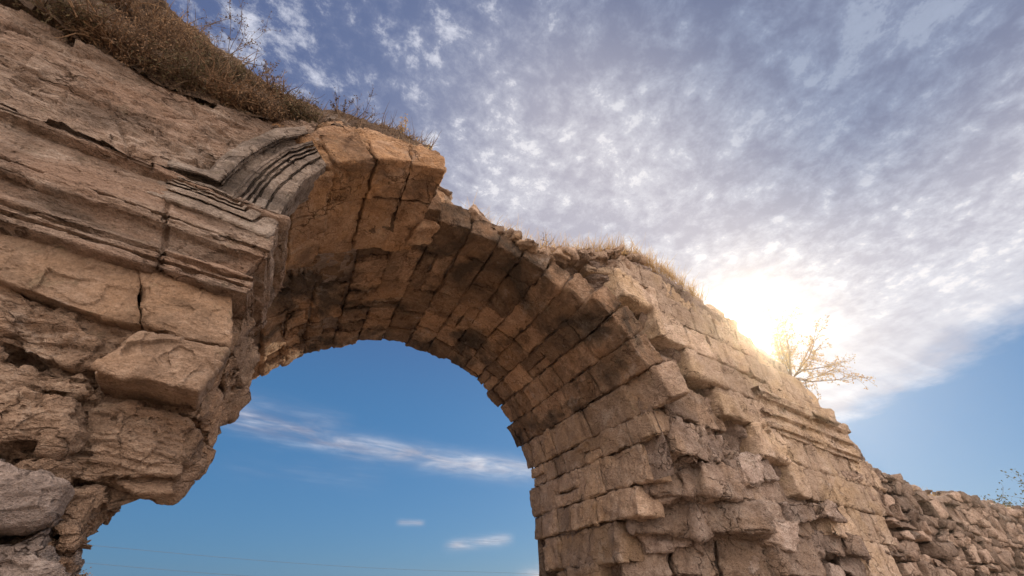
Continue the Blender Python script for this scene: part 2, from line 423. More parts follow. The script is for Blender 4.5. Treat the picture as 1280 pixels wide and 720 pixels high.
for XS in (XA, XB):
    rows = []
    for X in XS:
        lo = float(lower_z(X)) if XS is XA else -EYE-.1
        tz = float(top_z(X)) if X < TOP[-1, 0] else float(TOP[-1, 1]-(X-TOP[-1, 0])*3)
        lo = min(lo, tz-.02)
        zc = np.linspace(lo, tz, nv); Xc = np.full(nv, X)
        yc = y_front(Xc, zc) + .22*(1-sstep(tz-.5, tz-.1, zc))
        yc = np.minimum(yc, 8.4) + .7*sstep(6.0, 5.62, Xc)*sstep(2.6, 2.2, zc)
        yc = yc + np.maximum(0, Xc-x_right(zc))*1.6                     # broken right end
        yc = yc + .35*sstep(tz-.45, tz, zc)**2                          # rounded arris
        rows.append(np.stack([Xc, yc, zc], -1))
    G = np.stack(rows)
    Gd = sheet(m, G, core_disp, lambda P: .5+.4*fbm(P*1.7, 2, 3), toward=(4, -30, 2), minx=5.66 if XS is XB else None)
    # top of the wall running back, and the rear face
    rows = []
    for i, X in enumerate(XS):
        e = Gd[i, -1]; u = np.linspace(0, 1, nb)
        ye = max(e[1]+.3, 10.0)
        rows.append(np.stack([e[0]+0*u, e[1]+(ye-e[1])*u, e[2]+0*u-.05*u], -1))
    G2 = np.stack(rows); w0 = np.linspace(0, 1, nb)[None]**.5
    G2[..., 2] += w0*(.10*fbm(G2*1.6, 3, 12)-.02) 
    m.add(G2, grid_quads(*G2.shape[:2]), .45)
    rows = []
    for i, X in enumerate(XS):
        e = G2[i, -1]; lo = float(lower_z(X)) if XS is XA else -EYE-.1; lo = min(lo, e[2]-.02)
        zc = np.linspace(e[2], lo, 40); rows.append(np.stack([0*zc+X, 0*zc+e[1], zc], -1))
    sheet(m, np.stack(rows), lambda P: .05*fbm(P*2, 3, 14), .5)
core = m.build('pier_core', MAT_RUBBLE, ARCH); plab(core, 'exposed rubble core of the far pier')

mf, mr, mb_ = M(), M(), M()
# dressed facing left above the robbed line: stepped course ends
z = -EYE
hs = []
while z < 7: h = .62+.08*rng.random(); hs.append((z, h)); z += h
for z0, h in hs:
    zc = z0+h/2
    # start of the course: robbing line or the arch ring
    xl = None
    xs = np.linspace(.8, 15, 600)
    ok = (line_dist(xs, zc+0*xs) < .1) & (lower_z(xs) < zc-h/2+.05) & (top_z(xs) > zc+.12*h) & (xs < x_right(zc))
    if not ok.any(): continue
    segs = np.split(np.where(ok)[0], np.where(np.diff(np.where(ok)[0]) > 1)[0]+1)
    for sg in segs:
        x = xs[sg[0]] - .1*rng.random(); xe = xs[sg[-1]]
        while x < xe-.2:
            l = min(.55+.7*rng.random(), xe-x+.1); xc = x+l/2
            tz = float(top_z(xc)); up = tz - (z0+h)
            hh = h if up > 0 else max(.2, h+up)
            yc = float(front_base(xc)) + rng.normal(0, .02)
            if tz-zc < .8: yc += .12*rng.random() + .1
            sl = .14 if xc > 5 else -.1
            rough = .028+.02*rng.random()
            block(mf, (xc, yc+.30, z0+hh/2), (l/2-.003, .30, hh/2-.003), rotz(math.atan(sl)), rough=rough, rnd=.025, jit=.010, chip=.09, cell=.05)
            x += l
facing = mf.build('facing', MAT_FLARE_STONE, ARCH); plab(facing, 'tan dressed facing blocks ending in a stepped broken edge')
z = -EYE
while z < 3.6:
    h = .50+.22*rng.random(); zc = z+h/2; x = CX+RAD+.30
    while x < 13.6:
        l = .55+.65*rng.random(); xc = x+l/2; x += l
        if float(line_dist(xc, zc)) < .25 or xc > float(x_right(zc)) or rng.random() < .10: continue
        Y = min(float(y_front(np.array(xc), np.array(zc))), 8.2); Y2 = min(float(y_front(np.array(xc+.2), np.array(zc))), 8.2)
        block(mb_, (xc, Y+.22+.10*rng.random(), zc), (l/2*1.12, .32, h/2-.002), rotz(math.atan((Y2-Y)/.2)), rough=.055, rnd=.03, jit=.03, chip=.13, cell=.042)
    z += h
bb = mb_.build('robbed_blocks', MAT_CORE, ARCH); plab(bb, 'rough pinkish blocks left where the facing was robbed')
# rubble of the robbed zone
for k in range(130):
    X = 5.0+8.3*rng.random(); Z = -1.4+4.6*rng.random()
    d = float(line_dist(X, Z))
    if d < .15 or X < CX+RAD+.75 or X > float(x_right(Z)): continue
    Y = min(float(y_front(np.array(X), np.array(Z))), 8.3)
    big = rng.random() < .3
    s = (.16+.12*rng.random()) if big else (.07+.08*rng.random())
    a = -.65 if d > 1.7 else .1
    block(mr, (X, Y+.13+.06*rng.random(), Z), (s*(1.1+.6*rng.random()), s*1.1, s*(.75+.3*rng.random())), rotz(a+rng.normal(0, .35)) @ np.array(Matrix.Rotation(rng.normal(0, .25), 3, 'Y')),
          rough=.05, rnd=.02, jit=.06, chip=.12, cell=.04)
rub = mr.build('rubble_stones', MAT_RUBBLE, ARCH)
mc = M()
for k in range(95):
    X = .9+5.2*rng.random()
    Y = float(front_base(np.array(X)))+.02+.7*rng.random()**1.5; sz = .07+.11*rng.random()
    block(mc, (X, Y+sz*.5, float(top_z(X))-.06-.10*rng.random()), (sz*(1.2+.8*rng.random()), sz, sz*.6), rotz(rng.normal(0, .5)) @ np.array(Matrix.Rotation(rng.normal(0, .25), 3, 'Y')), rough=.05, rnd=.02, jit=.03, chip=.10, cell=.04)
mc.build('crest_stones', MAT_TAN, ARCH)
# ledges: long broken courses that overhang below the robbed line
ml = M()
def on_front(x, y):
    d = ray(x, y); d = d/d[1]; Y = 4.6
    while Y < 8.3 and float(y_front(np.array(d[0]*Y), np.array(d[2]*Y))) > Y: Y += .02
    return d*Y
for line, hh in (([(775, 643), (800, 637), (860, 622), (915, 606), (960, 600)], .20), ([(810, 689), (870, 676), (930, 664), (985, 652), (1045, 652)], .17),
                 ([(880, 720), (960, 706), (1040, 690), (1090, 700)], .2)):
    pts = resample_(np.array([on_front(*p) for p in line]), 40)
    i = 0
    while i < 37:
        k = min(39, i+int(rng.integers(4, 9))); A, B = pts[i], pts[k]; D = B-A; l = np.linalg.norm(D); yaw = math.atan2(D[1], D[0]); pit = math.asin(np.clip(D[2]/max(l, 1e-6), -1, 1))
        Rm = rotz(yaw) @ np.array(Matrix.Rotation(-pit, 3, 'Y'))
        i = k
        if A[0] < 6.0 or l > 2: continue
        block(ml, (A+B)/2+np.array([0, .14, hh])+Rm@np.array([0, .05*rng.normal(), 0]), (l/2*1.03, .30, hh*(.9+.3*rng.random())), Rm, rough=.055, rnd=.03, jit=.04, chip=.13, cell=.042)
ml.build('ledge_stones', MAT_RUBBLE, ARCH)

# mouldings surviving on the far pier
def moulding(m, xa, xb, zrows, prows, plane, n, disp, tone=.5, sub=9):
    zr = np.concatenate([np.linspace(zrows[i], zrows[i+1], sub, endpoint=False) for i in range(len(zrows)-1)] + [[zrows[-1]]])
    pr = np.interp(-zr, -np.asarray(zrows), prows)
    xs = np.linspace(xa, xb, n)
    G = np.stack([np.stack([0*zr+x, plane(x)-pr, zr], -1) for x in xs])
    return sheet(m, G, disp, tone, toward=(0, -20, 1))
m = M()
za = [3.95, 3.9, 3.75, 3.7, 3.55, 3.5, 3.42, 3.38, 3.28, 3.24, 3.12, 3.10, 3.0, 2.97]
pa = [-.25, .20, .17, .06, .08, .14, .14, .05, .06, .11, .11, .04, .06, -.25]
moulding(m, 8.9, 13.15, za, pa, lambda x: 4.95+.14*(x-5)-.02, 300, lambda P: .07*fbm(P*np.array([1.6, 1.6, 3]), 4, 21)-.16*np.maximum(0, vnoise(P*1.3, 22)+.05)+.04*facet(P*3, 24)+.02*fbm(P*9, 2, 23))
ent2 = m.build('entablature', MAT_FLARE_STONE, ARCH); plab(ent2, 'worn sunward mouldings on the far pier')

# ------------------------------------------------------------------ near ring of the arch face (left of the crown)
m = M()
th = 104.5
while th < 149:
    h = (.50+.2*rng.random())/RAD
    t = R(th)+h/2
    rd = np.array([math.cos(t), 0, math.sin(t)]); tg = np.array([-math.sin(t), 0, math.cos(t)])
    y = (3.93 if th < 127 else 4.16)+rng.normal(0, .02)
    thick = .42 if th < 120 else .6 if th < 127 else .34
    for l in (.62+.2*rng.random(), 1.3):
        c = np.array([CX, y+l/2, CZ]) + rd*(RAD-.06+thick/2+rng.normal(0, .012))
        block(m, c, (thick/2, l/2-.004, h*RAD/2-.002), rot_axes(rd, np.array([0, 1., 0]), tg), rough=.036, rnd=.025, jit=.006, chip=.08, cell=.035, nmax=34)
        y += l
    th += math.degrees(h)
ring = m.build('arch_ring', MAT_RING, ARCH); plab(ring, 'orange broken end of the near arch ring')
# stones above the ring
m = M()
def poly3(pts, off, f=PL): return np.array([f(x, y, off) for x, y in pts])
BK = np.array([-.13, 1.0, 0]); BK /= np.linalg.norm(BK)
stone(m, poly3([(372, 172), (400, 158), (440, 160), (490, 172), (535, 186), (546, 208), (541, 214), (470, 207), (410, 210)], .02), BK, .035, .07, .6, 130, 26, 1.3, .4)
stone(m, poly3([(330, 160), (372, 150), (420, 154), (470, 165), (480, 178), (420, 180), (372, 180)], .36), BK, .04, .05, .4, 150, 30, 1.0, .4)
for (q, off) in (([(541, 232), (556, 240), (560, 266), (545, 270)], 1.0), ([(556, 262), (575, 268), (585, 285), (560, 288)], 1.1), ([(528, 262), (545, 262), (552, 285), (520, 285)], .98)):
    stone(m, poly3(q, off), BK, .03, .04, None, 70, 12, .5)
m.build('ring_capstones', MAT_RING, ARCH)

# ------------------------------------------------------------------ near pier: mouldings
def nearY(x): return 4.0+.13*(x+1.0)
def zat(px, py, off=0): return PL(px, py, off)[2]
XC = -.93
rows_px = [(118, .25), (122, .25), (124, -.06), (130, -.05), (134, .06), (142, .03), (166, .02), (183, -.02), (189, -.03), (191, .07), (195, -.05), (206, -.03), (210, .06),
           (228, .09), (236, .02), (243, -.01), (247, .07), (252, .0), (257, .0), (259, .07), (264, -.01), (274, -.02), (278, .18)]
zr, pr = [], []
for y0, off in rows_px:
    a = PL(0, y0, 0)[2]; dz = -.20*(278-y0)/160.0-.03               # sight-line survey at the left edge, levelled to the corner
    zr.append(a+dz*.5); pr.append(-off)
zr = np.array(zr); pr = np.array(pr)
zd = np.concatenate([np.linspace(zr[i], zr[i+1], 8, endpoint=False) for i in range(len(zr)-1)] + [[zr[-1]]])
pd = np.interp(-zd, -zr, pr)
cols = []
sx = np.concatenate([np.linspace(-6.2, XC, 330), ])
for x in sx:
    p = np.stack([x+pd*np.clip((x-XC+.6)/.6, 0, 1), nearY(x)-pd, zd], -1); cols.append(p)
for u in np.linspace(0, 1, 70)[1:]:
    ys = (nearY(XC)-pd) + u*1.55
    cols.append(np.stack([XC+pd - .03*u, ys, zd], -1))
G = np.stack(cols)
def ent_disp(P):
    A = np.array([1.0, 1.0, 3.2])
    d = .02*facet(P*A*2.2, 45)+.012*facet(P*A*6, 46)+.028*fbm(P*A*1.5, 4, 41) + .016*fbm(P*np.array([3, 3, 14]), 3, 42) - .06*np.maximum(0, vnoise(P*np.array([.9, .9, 2.2])+4, 43)-.15)
    d = d - .05*sstep(.10, .0, np.abs(P[..., 0]-(-1.72)+.35*(P[..., 2]-2.7)))*sstep(3.3, 3.1, P[..., 2])*(np.abs(P[..., 0]-(-1.72)+.35*(P[..., 2]-2.7)) < .02)
    worn = sstep(-1.5, -1.2, P[..., 0])
    return d + worn*.03*fbm(P*np.array([4, 4, 9]), 3, 44)
m = M(); sheet(m, G, ent_disp, lambda P: .5+.35*fbm(P*.8, 2, 2), toward=(1.5, -10, 2.5))
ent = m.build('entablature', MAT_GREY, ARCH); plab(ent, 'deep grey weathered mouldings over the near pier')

# archivolt: the mouldings turn the corner and rise over the arch
def resample(P, n):
    P = np.asarray(P, float); L = np.r_[0, np.cumsum(np.linalg.norm(np.diff(P, axis=0), axis=1))]
    u = np.linspace(0, L[-1], n); return np.stack([np.interp(u, L, P[:, k]) for k in range(P.shape[1])], 1)
inner = ([(183, 240), (264, 268), (333, 297), ], [(342, 292), (349, 272), (357, 254), (383, 224), (408, 207)])
outer = ([(205, 196), (240, 203), (262, 212)], [(275, 196), (291, 184), (316, 172), (343, 161), (380, 158)])
nA, nB = 90, 110
I_ = np.concatenate([resample(inner[0], nA), resample(inner[1], nB)]); O_ = np.concatenate([resample(outer[0], nA), resample(outer[1], nB)])
q =   [0,    .05,  .06,  .20,  .21,  .235, .245, .36,  .37,  .395, .405, .435, .445, .47,  .48,  .51,  .52,  .545, .555, .59, .60,  .63,  .645, .76,  .775, .80,  .815, .84,  .97,  1.0]
off = [-.05, -.06, -.06, -.05, .0,   .0,   -.07, -.07, .01,  .01,  -.075, -.075, .0, .0,   -.08, -.08, .0,   .0,  -.085, -.085, -.10, -.10, .02, .03,  -.04, -.04, -.09, -.10, -.07, .20]
qd = np.concatenate([np.linspace(q[i], q[i+1], 6, endpoint=False) for i in range(len(q)-1)] + [[1.0]]); od = np.interp(qd, q, off)
G = np.zeros((nA+nB, len(qd)+14, 3))
for i in range(nA+nB):
    for j in range(len(qd)):
        p = I_[i]+(O_[i]-I_[i])*qd[j]; fade = .16*sstep(26, 0, i)*(.3+qd[j]); G[i, 14+j] = PL(p[0], p[1], od[j]+.035+fade)
    e = G[i, 14]
    for j in range(14):                                             # soffit of the archivolt, running back
        G[i, 13-j] = e + BK*(.55*(j+1)/14)
def arc_disp(P): return .016*fbm(P*3, 3, 51)+.010*fbm(P*15, 2, 52)-.07*np.maximum(0, vnoise(P*2.1+3, 53)-.2)+.012*facet(P*5, 55)
m = M(); sheet(m, G, arc_disp, .5, toward=(1.0, -6, 3.0))
G2 = np.stack([G[-1], G[-1]+BK*.7*np.linspace(1, 1, 1)[:, None]]); G2 = np.stack([G[-1]+BK*.7*u for u in np.linspace(0, 1, 12)])
sheet(m, G2, lambda P: .03*fbm(P*4, 3, 54)*sstep(3.9, 4.1, P[..., 1]), .5)
G3 = np.stack([G[0]+BK*.7*u for u in np.linspace(0, 1, 8)]); sheet(m, G3, None, .5)
arc = m.build('archivolt', MAT_GROOVE, ARCH); plab(arc, 'grooved grey archivolt fragment bending up from the mouldings')

# wall above the mouldings
bot = [(-160, 66), (0, 122), (69, 146), (133, 172), (200, 198), (262, 216), (300, 196), (340, 168), (392, 164)]
top = [(-160, -52), (-60, -30), (0, -2), (75, 40), (130, 72), (200, 106), (280, 138), (335, 154), (398, 156)]
nB_, nT_ = 260, 130
b3 = resample(np.array([PL(x, y+(9 if x < 250 else 4), .07 if x < 250 else .14) for x, y in bot]), nB_); t3 = resample(np.array([PL(x, y, .34) for x, y in top]), nB_)
G = np.stack([b3+(t3-b3)*u for u in np.linspace(0, 1, nT_)], 1)
ext = np.stack([G[:, -1]+BK*u*2.2+np.array([0, 0, .55])*u for u in np.linspace(0, 1, 40)[1:]], 1)
G = np.concatenate([G, ext], 1)
def wall_disp(P):
    A = np.array([1, 1, 2.6]); f1, f2, h = worley(P*np.array([.75, .75, 1.1])+2, 61)
    crack = np.exp(-((f2-f1)/.03)**2)
    return .06*fbm(P*A*.9, 4, 62)+.03*fbm(P*A*5, 4, 63)+.03*(h-.5)-.05*crack+.05*facet(P*A*1.7, 64)+.03*facet(P*A*5, 65)
m = M(); sheet(m, G, wall_disp, lambda P: .5+.4*fbm(P*1.1, 3, 5), toward=(0, -10, 3))
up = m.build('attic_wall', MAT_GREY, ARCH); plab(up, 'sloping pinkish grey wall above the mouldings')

# ------------------------------------------------------------------ near pier: the great stones
STONES = [  # outline, set-back from the wall face, roughness, rounding, depth, material, bedding
 ([(-150, 240), (0, 283), (170, 323), (176, 332), (180, 408), (150, 402), (80, 381), (0, 350), (-150, 300)], .12, .02, .025, 1.0, MAT_SMOOTH, 0),
 ([(174, 322), (294, 364), (289, 434), (232, 423), (179, 405)], .10, .017, .025, 1.0, MAT_SMOOTH, 0),
 ([(-150, 304), (0, 356), (85, 387), (176, 410), (150, 432), (120, 457), (60, 452), (0, 430), (-150, 380)], .26, .045, .03, 1.0, MAT_ROUGH, .7),
 ([(175, 413), (230, 424), (288, 435), (266, 466), (250, 489), (215, 483), (185, 474), (150, 470), (116, 456), (140, 440)], -.10, .02, .025, .85, MAT_SMOOTH, 0),
 ([(-150, 392), (0, 436), (48, 462), (50, 486), (0, 502), (-150, 470)], .34, 0.036, .035, .9, MAT_ROUGH, .4),
 ([(50, 484), (66, 466), (100, 463), (112, 478), (108, 490), (80, 494)], .28, .05, .03, .8, MAT_ROUGH, .3),
 ([(-60, 510), (0, 500), (46, 490), (80, 506), (92, 548), (64, 564), (20, 556), (-60, 560)], .16, 0.043, .045, .9, MAT_ROUGH, .5),
 ([(84, 496), (116, 470), (134, 500), (112, 528), (94, 524)], .46, .06, .03, .8, MAT_ROUGH, .3),
 ([(92, 520), (130, 504), (200, 515), (246, 524), (236, 566), (222, 598), (180, 596), (140, 601), (105, 600), (66, 592), (70, 566), (94, 548)], .36, 0.036, .03, .95, MAT_ROUGH, .9),
 ([(-150, 545), (0, 572), (36, 590), (76, 610), (62, 652), (20, 664), (-150, 640)], .10, 0.036, .045, .9, MAT_PALE, .3),
 ([(66, 600), (100, 608), (140, 619), (136, 628), (112, 638), (98, 650), (66, 648)], .46, .05, .05, .9, MAT_ROUGH, .5),
 ([(64, 654), (94, 646), (108, 650), (108, 668), (96, 686), (78, 700), (62, 690)], .40, .05, .03, .4, MAT_ROUGH, .4),
 ([(-150, 650), (0, 668), (56, 658), (70, 690), (66, 730), (40, 770), (-150, 800)], .22, 0.043, .05, .9, MAT_PALE, .4),
 ([(60, 694), (84, 692), (72, 720), (60, 770), (34, 790), (50, 730)], .42, .05, .03, .4, MAT_ROUGH, .4),
 ([(20, 560), (66, 566), (92, 556), (70, 600), (40, 590), (0, 572)], .36, .06, .03, .8, MAT_ROUGH, .4),
]
for k, (pts, offs, rgh, rnd, dep, mat, bed) in enumerate(STONES):
    m = M(); stone(m, poly3(pts, offs), BK, rgh, rnd, .35+.4*rng.random(), 220, 56, dep, bed, .01 if rgh < .03 else .04)
    m.build('stone_block', mat, ARCH)
# flank of the near pier and the packing behind its stones
m = M()
for z0, z1, xr, y1 in ((2.0, 2.52, -.86, 5.75), (1.72, 2.02, -.84, 5.6), (1.30, 1.74, -.87, 5.55), (1.0, 1.32, -.86, 5.15), (.74, 1.02, -.88, 4.85), (.40, .74, -1.28, 4.7), (.12, .4, -1.33, 4.7), (-.1, .12, -1.40, 4.7), (-.7, -.1, -1.35, 4.8), (-1.6, -.7, -1.3, 4.9)):
    y = 4.42
    while y < y1-.05:
        l = min(.38+.3*rng.random(), y1-y)
        block(m, (xr-.45+rng.normal(0, .02), y+l/2, (z0+z1)/2), (.45, l/2, (z1-z0)/2), rotz(0), rough=.055, rnd=.03, jit=.025, chip=.12, cell=.036)
        y += l
m.build('pier_flank', MAT_ROUGH, ARCH)
m = M()
zz = np.linspace(-EYE-.1, 2.7, 150); xs = np.linspace(-6.3, -1.05, 170)
G = np.stack([np.stack([0*zz+x-.42*sstep(.75, .45, zz)*(x+6.3)/5.25, nearY(x)+.62+0*zz, zz], -1) for x in xs])
sheet(m, G, lambda P: .12*fbm(P*1.6, 4, 71)+.03*fbm(P*7, 3, 72)+.10*facet(P*2.5, 73)+.05*facet(P*6, 74), .3, toward=(0, -20, 1))
for k in range(60):                                                  # lower courses, below the sight of the lens
    x = -6+4.6*rng.random(); z = -1.4+1.3*rng.random()
    block(m, (x, nearY(x)+.55, z), (.35, .3, .22), rotz(.13+rng.normal(0, .1)), rough=.05, rnd=.08, jit=.05, chip=.1, cell=.08)
# jamb and mass behind
for (x0, x1, y0, y1, z0, z1) in ((-6.3, -3.0, 4.9, 9.9, -1.6, 4.5), (-6.3, -2.2, 5.4, 9.7, 2.1, 4.1), (-6.3, -1.9, 4.9, 9.8, 4.0, 4.7), (-6.3, -1.2, 4.9, 9.8, 4.6, 5.4), (-6.3, .2, 4.6, 9.8, 5.45, 5.75), (-6.3, -2.6, 4.8, 9.8, 5.6, 6.3)):
    block(m, ((x0+x1)/2, (y0+y1)/2, (z0+z1)/2), ((x1-x0)/2, (y1-y0)/2, (z1-z0)/2), rotz(0), rough=.08, rnd=.15, jit=.05, chip=.15, cell=.15, nmax=40)
m.build('pier_core', MAT_ROUGH, ARCH)

# earth and rubble heaped on the top of the near wall
m = M()
mb = [(-160, -58), (0, -6), (60, 28), (130, 70), (200, 104), (280, 136), (335, 152), (400, 156), (470, 168), (540, 186)]
mt = [(-160, -180), (60, -90), (170, -20), (215, 14), (262, 50), (318, 92), (372, 128), (408, 142), (470, 162), (538, 184)]
b3 = resample(np.array([PL(x, y, .30) for x, y in mb]), 200); t3 = resample(np.array([PL(x, y, .95) for x, y in mt]), 200)
us = np.linspace(0, 1, 60)
G = np.stack([b3+(t3-b3)*u + np.array([0, 0, .06])*math.sin(math.pi*u) for u in us], 1)
ext = np.stack([G[:, -1]+BK*u*3.5-np.array([0, 0, .5])*u for u in np.linspace(0, 1, 25)[1:]], 1)
G = np.concatenate([G, ext], 1)
CAP = sheet(m, G, lambda P: .20*fbm(P*1.8, 4, 81)+.06*facet(P*3, 83)+.04*fbm(P*8, 3, 82), lambda P: .5+.4*fbm(P*2, 2, 6), toward=(0, -10, 8))
m.build('earth_cap', MAT_EARTH, ARCH)

# ------------------------------------------------------------------ low rubble wall running on to the right
def lowY(x): return 6.25+.10*(x-13)
lw_top = []
for p in ((1085, 584), (1100, 594), (1130, 606), (1170, 617), (1220, 625), (1280, 638), (1330, 646)):
    q_ = wall_pt(*p, 6.25, .10, 13); lw_top.append((q_[0], q_[2]))
lw_top = np.array(lw_top)
def lowtop(x): return np.interp(x, lw_top[:, 0], lw_top[:, 1])
LOW = empty('rubble_wall', (0, 0, 0), 'low broken rubble wall with grass on its top, running off beyond the archway', 'wall')
m = M()
xs = np.linspace(11.5, 34, 300)
G = np.stack([np.stack([0*np.linspace(0, 1, 70)+x, lowY(x)+.2+0*np.linspace(0, 1, 70), np.linspace(-EYE-.1, float(lowtop(x))-.08, 70)], -1) for x in xs])
Gd = sheet(m, G, lambda P: .10*fbm(P*1.5, 4, 91), .4, toward=(10, -20, 0))
G2 = np.stack([Gd[:, -1]+np.array([0, 1.8, -.05])*u for u in np.linspace(0, 1, 16)], 1); sheet(m, G2, lambda P: .05*fbm(P*3, 3, 92)*0, .5)
G3 = np.stack([G2[:, -1]+(G2[:, -1]*np.array([1, 1, 0])-np.array([0, 0, EYE+.1])-G2[:, -1])*u for u in np.linspace(0, 1, 10)], 1); sheet(m, G3, None, .5)
m.build('wall_core', MAT_LOW, LOW)
m = M()
z = -EYE
while z < 4:
    h = .16+.26*rng.random(); x = 11.6+rng.random()*.5
    while x < 33:
        l = .25+.65*rng.random(); xc = x+l/2
        if z+h*.6 < float(lowtop(xc)):
            if rng.random() > .05:
                hh = min(h, float(lowtop(xc))-z+.06)
                block(m, (xc, lowY(xc)+.14+rng.normal(0, .05), z+hh/2), (l/2-.01, .28, hh/2-.01), rotz(.1+rng.normal(0, .09)), rough=.05, rnd=.018, jit=.05, chip=.10, cell=.06 if xc < 22 else .09, tone=None)
        x += l
    z += h
for k in range(90):
    xc = 12.5+20*rng.random()**1.3; s = .08+.1*rng.random()
    block(m, (xc, lowY(xc)+.1+.5*rng.random(), float(lowtop(xc))+s*.2), (s*1.4, s, s*.7), rotz(rng.random()*3), rough=.03, rnd=.05, jit=.03, chip=.08, cell=.08)
m.build('wall_stones', MAT_LOW, LOW)

# ------------------------------------------------------------------ plants
def tube(m, pts, r0, r1, tone, sides=4):
    pts = np.asarray(pts, float); n = len(pts); T = np.gradient(pts, axis=0); T /= np.maximum(np.linalg.norm(T, axis=1, keepdims=True), 1e-9)
    ref = np.array([.31, .77, .55]); A = np.cross(T, ref); A /= np.maximum(np.linalg.norm(A, axis=1, keepdims=True), 1e-9); B = np.cross(T, A)
    rr = np.linspace(r0, r1, n)[:, None]; an = np.linspace(0, 2*math.pi, sides+1)
    G = np.stack([pts+rr*(A*math.cos(a)+B*math.sin(a)) for a in an], 1); m.add(G, grid_quads(n, sides+1), tone)
def leaf(m, p, d, up, L, W, tone):
    s = np.cross(d, up); s /= max(np.linalg.norm(s), 1e-6)
    m.add(np.array([p, p+d*L*.5+s*W*.5, p+d*L, p+d*L*.5-s*W*.5]), [[0, 1, 2, 3]], tone)
def unit(v): return v/max(np.linalg.norm(v), 1e-9)
def path(p, d, L, n, wob, droop=0):
    pts = [p]; d = unit(np.array(d, float))
    for k in range(n):
        d = unit(d+rng.normal(0, wob, 3)+np.array([0, 0, -droop])); pts.append(pts[-1]+d*L/n)
    return np.array(pts), d
def bush(name, base, R_, H, lean, label, cat, group, ntw=120, leaf_n=5, mats=(MAT_TWIG, MAT_TWIG), leafL=.035, wob=.28, r=.006, flat=.9, droop=.03, parts=('twigs', 'leaves'), tone_hi=1.0):
    o = empty(name, base, label, cat, group); mt_, ml_ = M(), M()
    for k in range(ntw):
        d = unit(np.array([rng.normal(0, flat), rng.normal(0, flat), .35+rng.random()])+np.asarray(lean))
        b = np.asarray(base)+np.array([rng.normal(0, R_*.3), rng.normal(0, R_*.3), -.03])
        P, dd = path(b, d, H*(.55+.6*rng.random()), 6, wob, droop); tube(mt_, P, r*(.7+.6*rng.random()), r*.3, rng.random()*tone_hi, 3)
        for s in range(3):
            i = int(rng.integers(1, len(P)-1)); P2, d2 = path(P[i], dd+rng.normal(0, .7, 3), H*.3*(.5+rng.random()), 3, .3)
            tube(mt_, P2, r*.45, r*.2, rng.random()*tone_hi, 3)
            for q in range(leaf_n):
                w = P2[int(rng.integers(0, len(P2)))]+rng.normal(0, .012, 3)
                leaf(ml_, w, unit(rng.normal(0, 1, 3)), unit(rng.normal(0, 1, 3)), leafL*(.6+.8*rng.random()), leafL*.5, rng.random()*tone_hi)
    mt_.build(parts[0], mats[0], o)
    if leaf_n: ml_.build(parts[1], mats[1], o)
    return o
SH = [  # brushwood on the top of the near wall: foot, reach, height, words
 (( 85, 36), .36, .30, .34, 'dark brown dry shrub hanging over the wall edge, farthest up the slope'),
 ((128, 62), .38, .34, .38, 'dry brown shrub on the wall edge beside the darkest hanging one'),
 ((172, 86), .42, .34, .44, 'dense dry shrub on the wall edge below the tallest weed'),
 ((222, 108), .42, .34, .42, 'grey brown dry shrub spilling over the middle of the wall edge'),
 ((268, 128), .44, .32, .42, 'tangled dry shrub on the wall edge with reddish earth behind'),
 ((318, 146), .44, .30, .38, 'olive brown dry shrub just above the grooved archivolt'),
 ((366, 150), .46, .26, .30, 'last dry shrub of the row, at the bare end of the wall edge'),
 ((190, 42), .85, .34, .36, 'dry shrub on the crest behind the edge row, near the top corner'),
 ((244, 74), .85, .32, .34, 'dry shrub on the crest of the earth heap, behind the spilling one'),
 ((300, 112), .85, .30, .32, 'small dry shrub on the crest above the olive brown one'),
 ((140, 20), .75, .34, .36, 'broad dry shrub in the thick of the brush, nearest the top of the picture'),
 ((205, 68), .62, .32, .36, 'dry shrub in the thick of the brush under the second crest shrub'),
 ((262, 98), .65, .30, .34, 'dry shrub in the thick of the brush under the tall weeds'),
 ((345, 128), .75, .26, .28, 'low dry shrub on the crest towards the arch ring, beside the last edge shrub')]
for k, (p, off, R_, H, lab) in enumerate(SH):
    bush('dry_shrub', PL(*p, off), R_*1.5, H*1.15, (0.1, -.2, -.05), lab, 'shrub', 'dry shrubs on top of the near wall', (230, 180, 260)[k % 3], (5, 3, 6)[k % 3], ((MAT_TWIG, MAT_OLIVE), (MAT_RUSSET, MAT_TWIG), (MAT_TWIG, MAT_RUSSET))[k % 3], leafL=(.035, .022, .03)[k % 3], droop=.06, r=(.006, .009, .007)[k % 3], wob=(.28, .18, .34)[k % 3])
def weed(base, H, n, label, lean=(0, 0, 0), mats=(MAT_TWIG, MAT_TWIG), leafy=8, spread=.25, name='dry_weed', group='dry weeds standing on the wall tops', r=.0055):
    o = empty(name, base, label, 'weed', group); a, b = M(), M()
    for k in range(n):
        P, d = path(np.asarray(base)+rng.normal(0, .03, 3)*np.array([1, 1, .2]), np.array([rng.normal(0, spread), rng.normal(0, spread), 1])+np.asarray(lean), H*(.6+.5*rng.random()), 9, .10)
        tube(a, P, r, r*.4, .3*rng.random(), 4)
        for s in range(7):
            i = int(rng.integers(3, len(P))); P2, d2 = path(P[i], d+rng.normal(0, .5, 3), H*.22*(.5+rng.random()), 3, .2); tube(a, P2, r*.5, r*.25, .3*rng.random(), 3)
            for q in range(leafy):
                leaf(b, P2[int(rng.integers(0, 4))]+rng.normal(0, .01, 3), unit(rng.normal(0, 1, 3)), unit(rng.normal(0, 1, 3)), .03*(.6+rng.random()), .018, .5*rng.random())
    a.build('stalks', mats[0], o); b.build('leaves', mats[1], o)  # leaf-shaped quads that stand for the weed's seed heads
weed(PL(286, 72, .9), 1.25, 5, 'tall dark dry weed standing against the clouds at the top of the picture', (.05, 0, 0))
weed(PL(240, 40, .9), 1.0, 4, 'thin dry weed bending over, between the tallest weed and the picture top')
